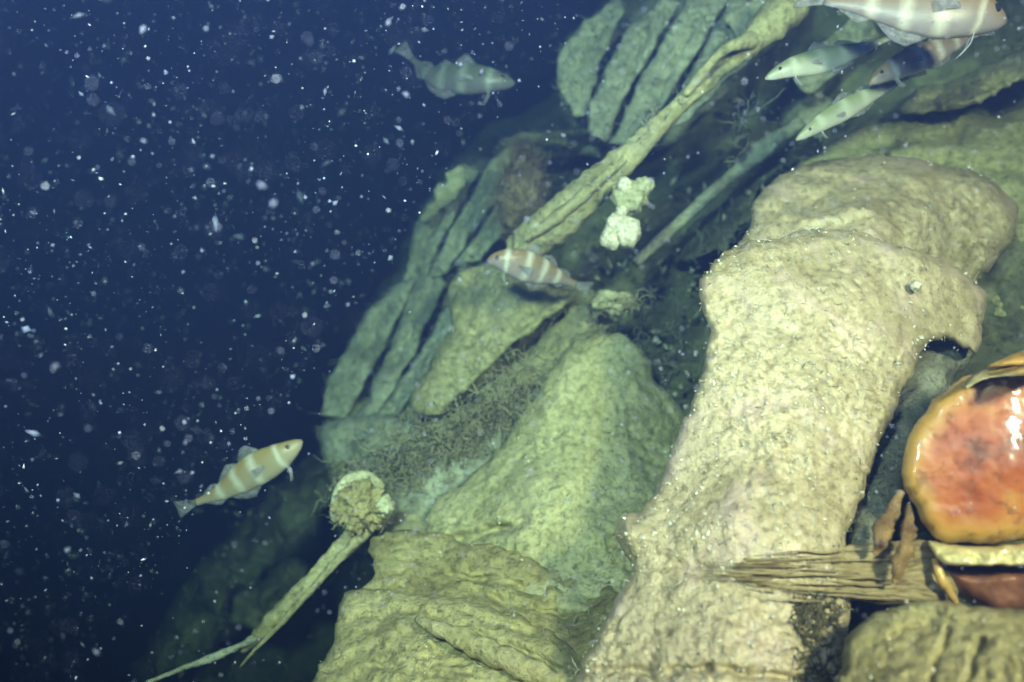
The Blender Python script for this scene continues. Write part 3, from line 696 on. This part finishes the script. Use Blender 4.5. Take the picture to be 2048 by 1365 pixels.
# ------------------------------------------------------------------ lantern
lan = empty('lantern', P(2052, 1215, 1.38), 'rounded orange-red glass lantern with bright yellow rims at the right edge', 'lantern')
ln, lf, lx, ly, ldist = slab('lens', lan, [(1925, 757), (1990, 742), (2060, 734), (2200, 745), (2265, 900), (2200, 1060), (2060, 1080), (1960, 1087), (1885, 1084), (1850, 1058), (1828, 1018), (1806, 962), (1803, 930), (1816, 880), (1838, 835), (1872, 795)],
     [(1830, 940, 1.345), (1900, 820, 1.35), (1900, 1050, 1.325), (2050, 920, 1.305), (2240, 920, 1.33), (2050, 760, 1.33), (2050, 1060, 1.305)], M['glass'],
     thick=.10, res=4, rim=30, rimd=.03, lump=.002, lumpf=9, fine=.0003, finef=60, rough=6, seed=71)
A_ = ln.data.attributes.new('edge', 'FLOAT', 'POINT')
A_.data.foreach_set('value', np.r_[ldist, np.zeros(len(ldist))].astype(float))
slab('rim', lan, [(1926, 764), (1962, 742), (2010, 730), (2100, 722), (2115, 744), (2010, 753), (1965, 760), (1934, 776)], [(1940, 760, 1.315), (2100, 735, 1.26), (2020, 750, 1.27)], M['brass'],
     thick=.07, res=3, rim=11, rimd=.014, lump=.006, lumpf=20, fine=.001, rough=2, seed=72)
slab('rim', lan, [(1856, 1080), (1900, 1089), (2000, 1091), (2120, 1080), (2135, 1122), (2000, 1133), (1905, 1131), (1872, 1116)], [(1870, 1100, 1.305), (2120, 1100, 1.235), (2000, 1128, 1.245)], M['brass'],
     thick=.09, res=3, rim=16, rimd=.02, lump=.008, lumpf=18, fine=.0015, rough=3, seed=73, extra=groove([(1880, 1108, 2100, 1106, 3, .004)]))
slab('cap', lan, [(1975, 736), (2010, 714), (2060, 700), (2160, 690), (2160, 724), (2020, 733)], [(1990, 730, 1.36), (2150, 710, 1.33), (2060, 705, 1.36)], M['glass'], thick=.06, res=4, rim=14, rimd=.02, lump=.006, fine=.001, rough=3, seed=74)
slab('base', lan, [(1876, 1127), (1960, 1133), (2120, 1126), (2140, 1205), (2010, 1240), (1945, 1212), (1905, 1182)], [(1890, 1140, 1.33), (2120, 1150, 1.26), (2000, 1225, 1.30)], M['copper'],
     thick=.09, res=4, rim=36, rimd=.05, lump=.006, fine=.001, rough=3, seed=75)
spar('base_edging', lan, [(1868, 1118, 1.315), (1880, 1150, 1.305), (1896, 1180, 1.305), (1912, 1205, 1.31)], [.004, .007, .008, .005], M['amber'], sides=10, lump=.4, lumpf=40, seed=76)
for pts, r in [([(1802, 985, 1.36), (1786, 1020, 1.33), (1768, 1060, 1.31), (1752, 1110, 1.31)], [.005, .009, .012, .006]),
               ([(1818, 1010, 1.34), (1816, 1075, 1.30), (1802, 1125, 1.285), (1790, 1168, 1.285)], [.004, .010, .010, .005])]:
    spar('clasp', lan, pts, r, M['rust'], sides=10, lump=.5, lumpf=40, fine=.3, finef=120, seed=r[1] * 900)

# ------------------------------------------------------------------ knobbed pole at the left
pole = empty('pole', P(300, 1365, 2.3), 'crusted pole with a round knobby head slanting down to the bottom left', 'pole')
spar('shaft', pole, [(722, 1060, 2.03), (660, 1120, 2.03), (590, 1195, 2.05), (530, 1260, 2.08), (485, 1300, 2.12)], [.022, .020, .019, .017, .008], M['olive'], lump=.3, fine=.2, lumpf=14, seed=14, seg=14, sides=18)
spar('ridge', pole, [(735, 1062, 2.0), (690, 1105, 1.99), (640, 1160, 2.01), (560, 1250, 2.05), (510, 1300, 2.07), (480, 1335, 2.1)], [.016, .010, .008, .006, .004, .002], M['olive'], lump=.4, fine=.2, seed=15, seg=12)
spar('cable', pole, [(520, 1272, 2.08), (440, 1310, 2.1), (370, 1335, 2.1), (290, 1368, 2.1)], [.012, .010, .006, .005], M['green'], lump=.5, fine=.3, seed=16, seg=12)
_, kv = knob('knobby_head', pole, 720, 1008, 2.0, 50, M['yolive'], 3.3, sq=(.95, 1.08, .95), amp=.42, freq=3.4, sub=48)
g = Geo(); tube(g, catmull([np.array(P(x, y, d)) for x, y, d in [(672, 1040, 2.0), (676, 990, 1.985), (700, 958, 1.985), (738, 954, 1.985), (762, 975, 2.0)]], 10, False), np.linspace(.013, .010, 41), 10)
g.v[0] += (np.c_[fnoise(g.v[0], 50, 3, 1), fnoise(g.v[0], 50, 3, 2), fnoise(g.v[0], 50, 3, 3)] * .003)
g.build('curled_rim', M['pale'], pole)
knob('lump', pole, 768, 1012, 1.98, 20, M['pale'], 7.3, amp=.4, sub=16)
strands('short_growth', pole, kv, 420, M['thread_mat'], .024, .0009, up=(0, -.5, .4), spread=1.0, steps=4)

# ------------------------------------------------------------------ hydroid thicket
hp = []
for _ in range(500):
    t = rng.random(); x = 690 + 390 * t + rng.normal() * 28; y = 985 - 210 * t + rng.normal() * 34
    hp.append(np.array(P(x, y, 2.18 - .04 * t + rng.normal() * .02)))
hy = empty('hydroid_thicket', P(850, 1040, 2.1), 'tangled pale hydroid threads between the round pole head and the mound', 'hydroids')
strands('twigs', hy, hp, 260, M['weed'], .06, .0013, up=(0, -.35, .25), spread=1.1, curl=.8, steps=6)
strands('thread_mass', hy, hp, 1500, M['thread_mat'], .045, .0010, up=(0, -.35, .25), spread=1.1, curl=1.0, steps=5)
strands('long_threads', hy, hp[:], 60, M['thread'], .085, .0009, up=(.1, -.5, .5), spread=.8, curl=.7, steps=9)
slab('root_mat', hy, [(690, 930), (780, 900), (880, 880), (960, 850), (1040, 780), (1100, 770), (1060, 850), (1000, 910), (940, 970), (870, 1030), (800, 1062), (750, 1040), (740, 970)],
     [(750, 980, 2.24), (1050, 800, 2.2), (900, 950, 2.16)], M['green'], thick=.08, rim=26, rimd=.06, lump=.03, lumpf=10, fine=.012, finef=30, rough=10, seed=61)
hy2 = empty('hydroid_sprig', P(1290, 640, 2.2), 'looping pale hydroid sprig above the mound in the dark gap', 'hydroids')
knob('root', hy2, 1225, 605, 2.2, 24, M['pale'], 2.2, sq=(1.6, .9, 1), amp=.5, sub=16)
strands('threads', hy2, [np.array(P(x, y, 2.16)) for x, y in [(1200, 610), (1230, 600), (1250, 610), (1270, 600), (1180, 640), (1200, 660)]], 70, M['thread_mat'], .05, .0009, up=(.5, -.2, .2), spread=.8)
hy3 = empty('hydroid_sprig', P(1480, 330, 2.3), 'wispy pale branching hydroid hanging in the dark gap right of the spar', 'hydroids')
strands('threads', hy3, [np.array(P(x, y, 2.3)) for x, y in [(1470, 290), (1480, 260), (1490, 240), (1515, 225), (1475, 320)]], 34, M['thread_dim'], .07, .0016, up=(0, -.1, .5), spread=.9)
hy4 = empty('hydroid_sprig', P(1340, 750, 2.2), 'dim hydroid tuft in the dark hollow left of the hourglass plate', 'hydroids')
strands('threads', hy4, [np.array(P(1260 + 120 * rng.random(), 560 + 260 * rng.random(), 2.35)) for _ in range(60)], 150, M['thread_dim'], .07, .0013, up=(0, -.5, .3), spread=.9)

# ------------------------------------------------------------------ sponges and the brown bush
s1 = empty('sponge', P(1240, 500, 2.05), 'bright white three-lobed sponge hanging below the spar', 'sponge')
knob('lobe', s1, 1252, 465, 2.03, 31, M['sponge'], 1.1, amp=.22, sub=18)
knob('lobe', s1, 1222, 478, 2.03, 22, M['sponge'], 2.1, amp=.22, sub=16)
knob('lobe', s1, 1232, 448, 2.03, 20, M['sponge'], 3.1, amp=.22, sub=16)
s2 = empty('sponge', P(1270, 420, 2.06), 'cream lumpy sponge growing on the underside of the spar', 'sponge')
knob('lobe', s2, 1262, 392, 2.06, 34, M['pale'], 4.1, amp=.35, sub=18)
knob('lobe', s2, 1288, 374, 2.06, 20, M['pale'], 5.1, amp=.3, sub=16)
knob('lobe', s2, 1250, 372, 2.04, 16, M['sponge'], 6.1, amp=.3, sub=14)
knob('lobe', s2, 1243, 425, 2.04, 12, M['sponge'], 7.1, amp=.3, sub=14)
bb = empty('brown_bush', P(1040, 470, 2.5), 'fuzzy brown bushy growth beside the lower end of the spar', 'growth')
_, bv = knob('core', bb, 1042, 395, 2.62, 50, M['brownfuzz'], 5.5, sq=(.85, 1.3, .8), amp=.35, sub=26)
strands('fuzz', bb, bv, 1600, M['brownfuzz'], .065, .0009, up=(0, -.3, .5), spread=.7, curl=.7, steps=5)

# ------------------------------------------------------------------ fish
def fish(label, spine, height, mat, group='banded fish around the wreck', roll=0.0, barb=True, width=.55, name='fish'):
    """spine = (x, y, d) from nose to tail-fin tip; height = greatest body depth in pixels at the first point's distance"""
    c = catmull([np.array(P(*p)) for p in spine], 12, False)
    seg = np.r_[0, np.cumsum(np.linalg.norm(np.diff(c, axis=0), axis=1))]
    L = seg[-1]; tt = np.linspace(0, .86, 34)
    path = np.c_[[np.interp(tt * L, seg, c[:, k]) for k in range(3)]].T
    full = np.c_[[np.interp(np.linspace(0, 1, 60) * L, seg, c[:, k]) for k in range(3)]].T
    H = height * spine[0][2] / FPX / 2
    prof = np.interp(tt, [0, .03, .08, .16, .26, .36, .48, .60, .72, .80, .86], [.10, .34, .55, .80, .97, 1.0, .86, .60, .34, .22, .20])
    wid = np.interp(tt, [0, .03, .10, .20, .35, .55, .75, .86], [.08, .24, .46, .55, .52, .34, .15, .07]) / .55 * width
    T = np.gradient(path, axis=0); T /= np.linalg.norm(T, axis=1)[:, None]
    side0 = np.cross(T, FN[None]); 
    upv = []
    for t in T:
        u = -FN + 0 * FN
        s = FN - t * FN.dot(t); s /= np.linalg.norm(s)       # towards the scene: the fish's far flank
        u = np.cross(t, s)
        if u[2] < 0: u = -u
        w = np.cross(t, u)
        cr, sr = math.cos(roll), math.sin(roll)
        upv.append((u * cr + w * sr))
    upv = np.array(upv); lat = np.cross(T, upv)
    sides = 20
    V = []; al = []; ud = []
    for i in range(len(tt)):
        for k in range(sides):
            a = 2 * math.pi * k / sides
            hh = math.sin(a); hh = hh * (1.0 if hh > 0 else 1.08)
            V.append(path[i] + upv[i] * hh * prof[i] * H + lat[i] * math.cos(a) * wid[i] * H)
            al.append(tt[i] / .86); ud.append(.5 + .5 * math.sin(a))
    F = [(i * sides + k, i * sides + (k + 1) % sides, (i + 1) * sides + (k + 1) % sides, (i + 1) * sides + k) for i in range(len(tt) - 1) for k in range(sides)]
    F.append(tuple(range(sides))[::-1]); F.append(tuple((len(tt) - 1) * sides + k for k in range(sides)))
    root = empty(name, Vector(path[12]), label, 'fish', group)
    b = mesh_obj('body', V, F, mat, root)
    for nm, val in (('along', al), ('updown', ud)):
        A = b.data.attributes.new(nm, 'FLOAT', 'POINT'); A.data.foreach_set('value', val)
    def at(t): 
        i = t / .86 * (len(tt) - 1); i0 = int(min(i, len(tt) - 2)); f = i - i0
        g = lambda arr: arr[i0] * (1 - f) + arr[i0 + 1] * f
        return g(path), g(upv), g(lat), g(prof) * H, g(T), g(wid) * H
    def fin(nm, t0, t1, sign, hts, sweep=.5):
        n = len(hts); Vv = []; th = .0007
        for k in range(n):
            t = t0 + (t1 - t0) * k / (n - 1)
            p, u, l, h, tn, w = at(t)
            base = p + u * sign * h * .9
            tip = p + u * sign * (h + hts[k] * H) + tn * hts[k] * H * sweep
            Vv += [base + l * th * 2, tip + l * th * .5, tip - l * th * .5, base - l * th * 2]
        Ff = []
        for k in range(n - 1):
            for q in range(4): Ff.append((k * 4 + q, k * 4 + (q + 1) % 4, (k + 1) * 4 + (q + 1) % 4, (k + 1) * 4 + q))
        Ff += [(3, 2, 1, 0), tuple((n - 1) * 4 + q for q in range(4))]
        mesh_obj(nm, Vv, Ff, M['fin'], root)
    fin('dorsal_fin', .27, .42, 1, [.1, .62, .55, .34, .08])
    fin('dorsal_fin', .44, .62, 1, [.08, .36, .32, .2, .05])
    fin('dorsal_fin', .64, .78, 1, [.06, .26, .24, .16, .05])
    fin('anal_fin', .36, .60, -1, [.1, .52, .46, .3, .06])
    fin('anal_fin', .63, .78, -1, [.06, .28, .24, .14, .05])
    # tail fin
    p, u, l, h, tn, w = at(.85)
    tip = c[-1]; d = tip - p; tl = np.linalg.norm(d); d /= tl
    Vv = []; 
    for s, e in ((0, .9), (.35, 1.5), (.7, 2.3), (1.0, 2.9)):
        for q in (-1, -.5, 0, .5, 1):
            pt = p + d * tl * (s + .04 * abs(q) * s) + u * q * h * e
            Vv.append(pt)
    Vv = np.array(Vv); nV = len(Vv)
    Vv = np.r_[Vv + l * .0009, Vv - l * .0009]
    Ff = []
    for i in range(3):
        for k in range(4):
            a, b_, c_, d_ = i * 5 + k, i * 5 + k + 1, (i + 1) * 5 + k + 1, (i + 1) * 5 + k
            Ff += [(a, b_, c_, d_), (d_ + nV, c_ + nV, b_ + nV, a + nV)]
    per = [0, 1, 2, 3, 4, 9, 14, 19, 18, 17, 16, 15, 10, 5]
    for i in range(len(per)):
        a, b_ = per[i], per[(i + 1) % len(per)]
        Ff.append((b_, a, a + nV, b_ + nV))
    mesh_obj('tail_fin', Vv, Ff, M['fin'], root)
    # near flank: eye and pectoral fin; below: thread-like pelvic fin and chin barbel
    for sgn in (1, -1):
        p, u, l, h, tn, w = at(.085)
        ec = p + u * h * .28 + l * sgn * w * .86
        g = Geo(); nu, nv = 12, 7
        ev = []; ef = []
        for j in range(nv + 1):
            for i in range(nu):
                a = 2 * math.pi * i / nu; t = math.pi * j / nv
                ev.append(ec + (tn * math.sin(t) * math.cos(a) + u * math.sin(t) * math.sin(a)) * H * .17 + l * math.cos(t) * H * .07)
        for j in range(nv):
            for i in range(nu): ef.append((j * nu + i, j * nu + (i + 1) % nu, (j + 1) * nu + (i + 1) % nu, (j + 1) * nu + i))
        g.add(ev, ef); g.build('eye', M['eye'], root)
        p, u, l, h, tn, w = at(.25)
        b0 = p + l * sgn * w * .98 - u * h * .12
        g = Geo(); o1 = l * sgn * H * .25
        q = np.array([b0 + u * H * .1, b0 - u * H * .1, b0 + tn * H * .8 - u * H * .34 + o1, b0 + tn * H * .9 - u * H * .02 + o1, b0 + tn * H * .8 + u * H * .16 + o1])
        g.add(np.r_[q, q + l * .0008], [(0, 1, 2, 3, 4), (9, 8, 7, 6, 5), (0, 5, 6, 1), (1, 6, 7, 2), (2, 7, 8, 3), (3, 8, 9, 4), (4, 9, 5, 0)])
        g.build('pectoral_fin', M['fin'], root, False)
        if barb:
            p, u, l, h, tn, w = at(.15)
            s0 = p - u * h * .95 + l * sgn * w * .3
            g = Geo(); tube(g, catmull([s0, s0 - u * H * .45 + tn * H * .05, s0 - u * H * .95 + tn * H * .30], 5, False), np.linspace(.0015, .0006, 11), 6)
            g.build('pelvic_fin', M['barbel'], root)
    return root
fish('gold-banded fish swimming over dark water at the left', [(604, 882, 1.98), (560, 912, 1.98), (500, 945, 2.0), (440, 985, 2.03), (400, 1002, 2.05), (355, 1020, 2.07)], 66, M['fish_gold'])
fish('dim banded fish with bent tail in blue water at the top', [(1030, 168, 2.45), (980, 160, 2.45), (920, 156, 2.48), (870, 152, 2.52), (835, 128, 2.58), (800, 92, 2.62)], 62, M['fish_grey'])
fish('big coppery fish with white bands cut by the top edge', [(2012, 44, 1.60), (1930, 22, 1.60), (1840, 14, 1.61), (1740, 8, 1.63), (1660, 2, 1.65), (1600, -12, 1.68)], 118, M['fish_big'], roll=.1)
fish('pale green fish facing left just below the big coppery fish', [(1530, 158, 1.82), (1580, 136, 1.82), (1640, 122, 1.84), (1700, 104, 1.87), (1745, 90, 1.9), (1810, 62, 1.94)], 50, M['fish_pale'])
fish('pinkish fish half hidden under the big coppery fish', [(1738, 168, 1.82), (1780, 140, 1.82), (1830, 118, 1.83), (1880, 98, 1.85), (1930, 78, 1.88), (1985, 58, 1.92)], 52, M['fish_copper'])
fish('slim pale fish slanting down-left above the rounded plate', [(1592, 280, 1.80), (1640, 246, 1.81), (1690, 218, 1.83), (1740, 190, 1.86), (1790, 168, 1.9), (1850, 138, 1.93)], 42, M['fish_pale'], roll=.3)
fish('brownish fish with white bands facing left in the centre', [(975, 520, 2.1), (1015, 522, 2.1), (1065, 536, 2.12), (1110, 552, 2.15), (1145, 566, 2.18), (1180, 580, 2.2)], 62, M['fish_copper'], roll=.2)

# ------------------------------------------------------------------ marine snow drifting in the lamp light
def snow():
    g = Geo(); tone = []
    n = 0
    while n < 19000:
        d = 0.75 + 4.2 * rng.random() ** .85
        if rng.random() < .02: d = rng.uniform(.36, .7)
        x = rng.uniform(-350, 2300); y = rng.uniform(-300, 1665)
        # sparser in front of the wreck itself
        bound = 1100 - 0.75 * (y - 100)
        if x > bound and rng.random() < .86: continue
        if x > bound + 100: d = min(d, 0.9 + .5 * rng.random())
        if noise.noise(Vector((x * .004, y * .004, d))) < rng.uniform(-.5, .05): continue
        big = rng.random() < .035
        px_ = rng.uniform(4.5, 11) if big else (.75 + 3.6 * rng.random() ** 3.5)
        t = rng.uniform(.02, .28) if big else min(1, .06 + 1.0 * rng.random() ** 2.1)
        st = np.array([1 + (1.3 * rng.random() if rng.random() < .3 else 0), .8, .7])
        if x > bound: px_ = min(px_, 2.6); t = max(t, .6)
        if d < .72: px_ = rng.uniform(1.5, 4); t = rng.uniform(.1, .4)
        v = (OCT_V * st * px_ * d / FPX * (.7 + .6 * rng.random((6, 1)))) @ rot_rand()
        g.add(v + np.array(P(x, y, d)), OCT_F); tone += [t] * 6; n += 1
    o = g.build('marine_snow', M['flake'], None, True, 'stuff')
    A = o.data.attributes.new('tone', 'FLOAT', 'POINT'); A.data.foreach_set('value', tone)
    o['label'] = 'pale specks of marine snow drifting through the dark water'
    o['category'] = 'marine snow'
snow()

# ------------------------------------------------------------------ haze: the water itself
def haze():
    x0, x1, y0, y1, z0, z1 = -14, 14, -11, 17, -1.2, 7.0
    v = [(x, y, z) for z in (z0, z1) for y in (y0, y1) for x in (x0, x1)]
    f = [(0, 2, 3, 1), (4, 5, 7, 6), (0, 1, 5, 4), (2, 6, 7, 3), (0, 4, 6, 2), (1, 3, 7, 5)]
    m = bpy.data.materials.new('water_haze'); m.use_nodes = True
    nt = m.node_tree; nt.nodes.clear()
    out = nt.nodes.new('ShaderNodeOutputMaterial'); pv = nt.nodes.new('ShaderNodeVolumePrincipled')
    pv.inputs['Color'].default_value = (0.085, 0.145, 0.48, 1)
    pv.inputs['Absorption Color'].default_value = (0.22, 0.46, 0.58, 1)
    pv.inputs['Density'].default_value = 0.53
    pv.inputs['Anisotropy'].default_value = 0.58
    nt.links.new(pv.outputs[0], out.inputs['Volume'])
    o = mesh_obj('haze', v, f, m, None, False)
    tag(o, kind='stuff')
haze()
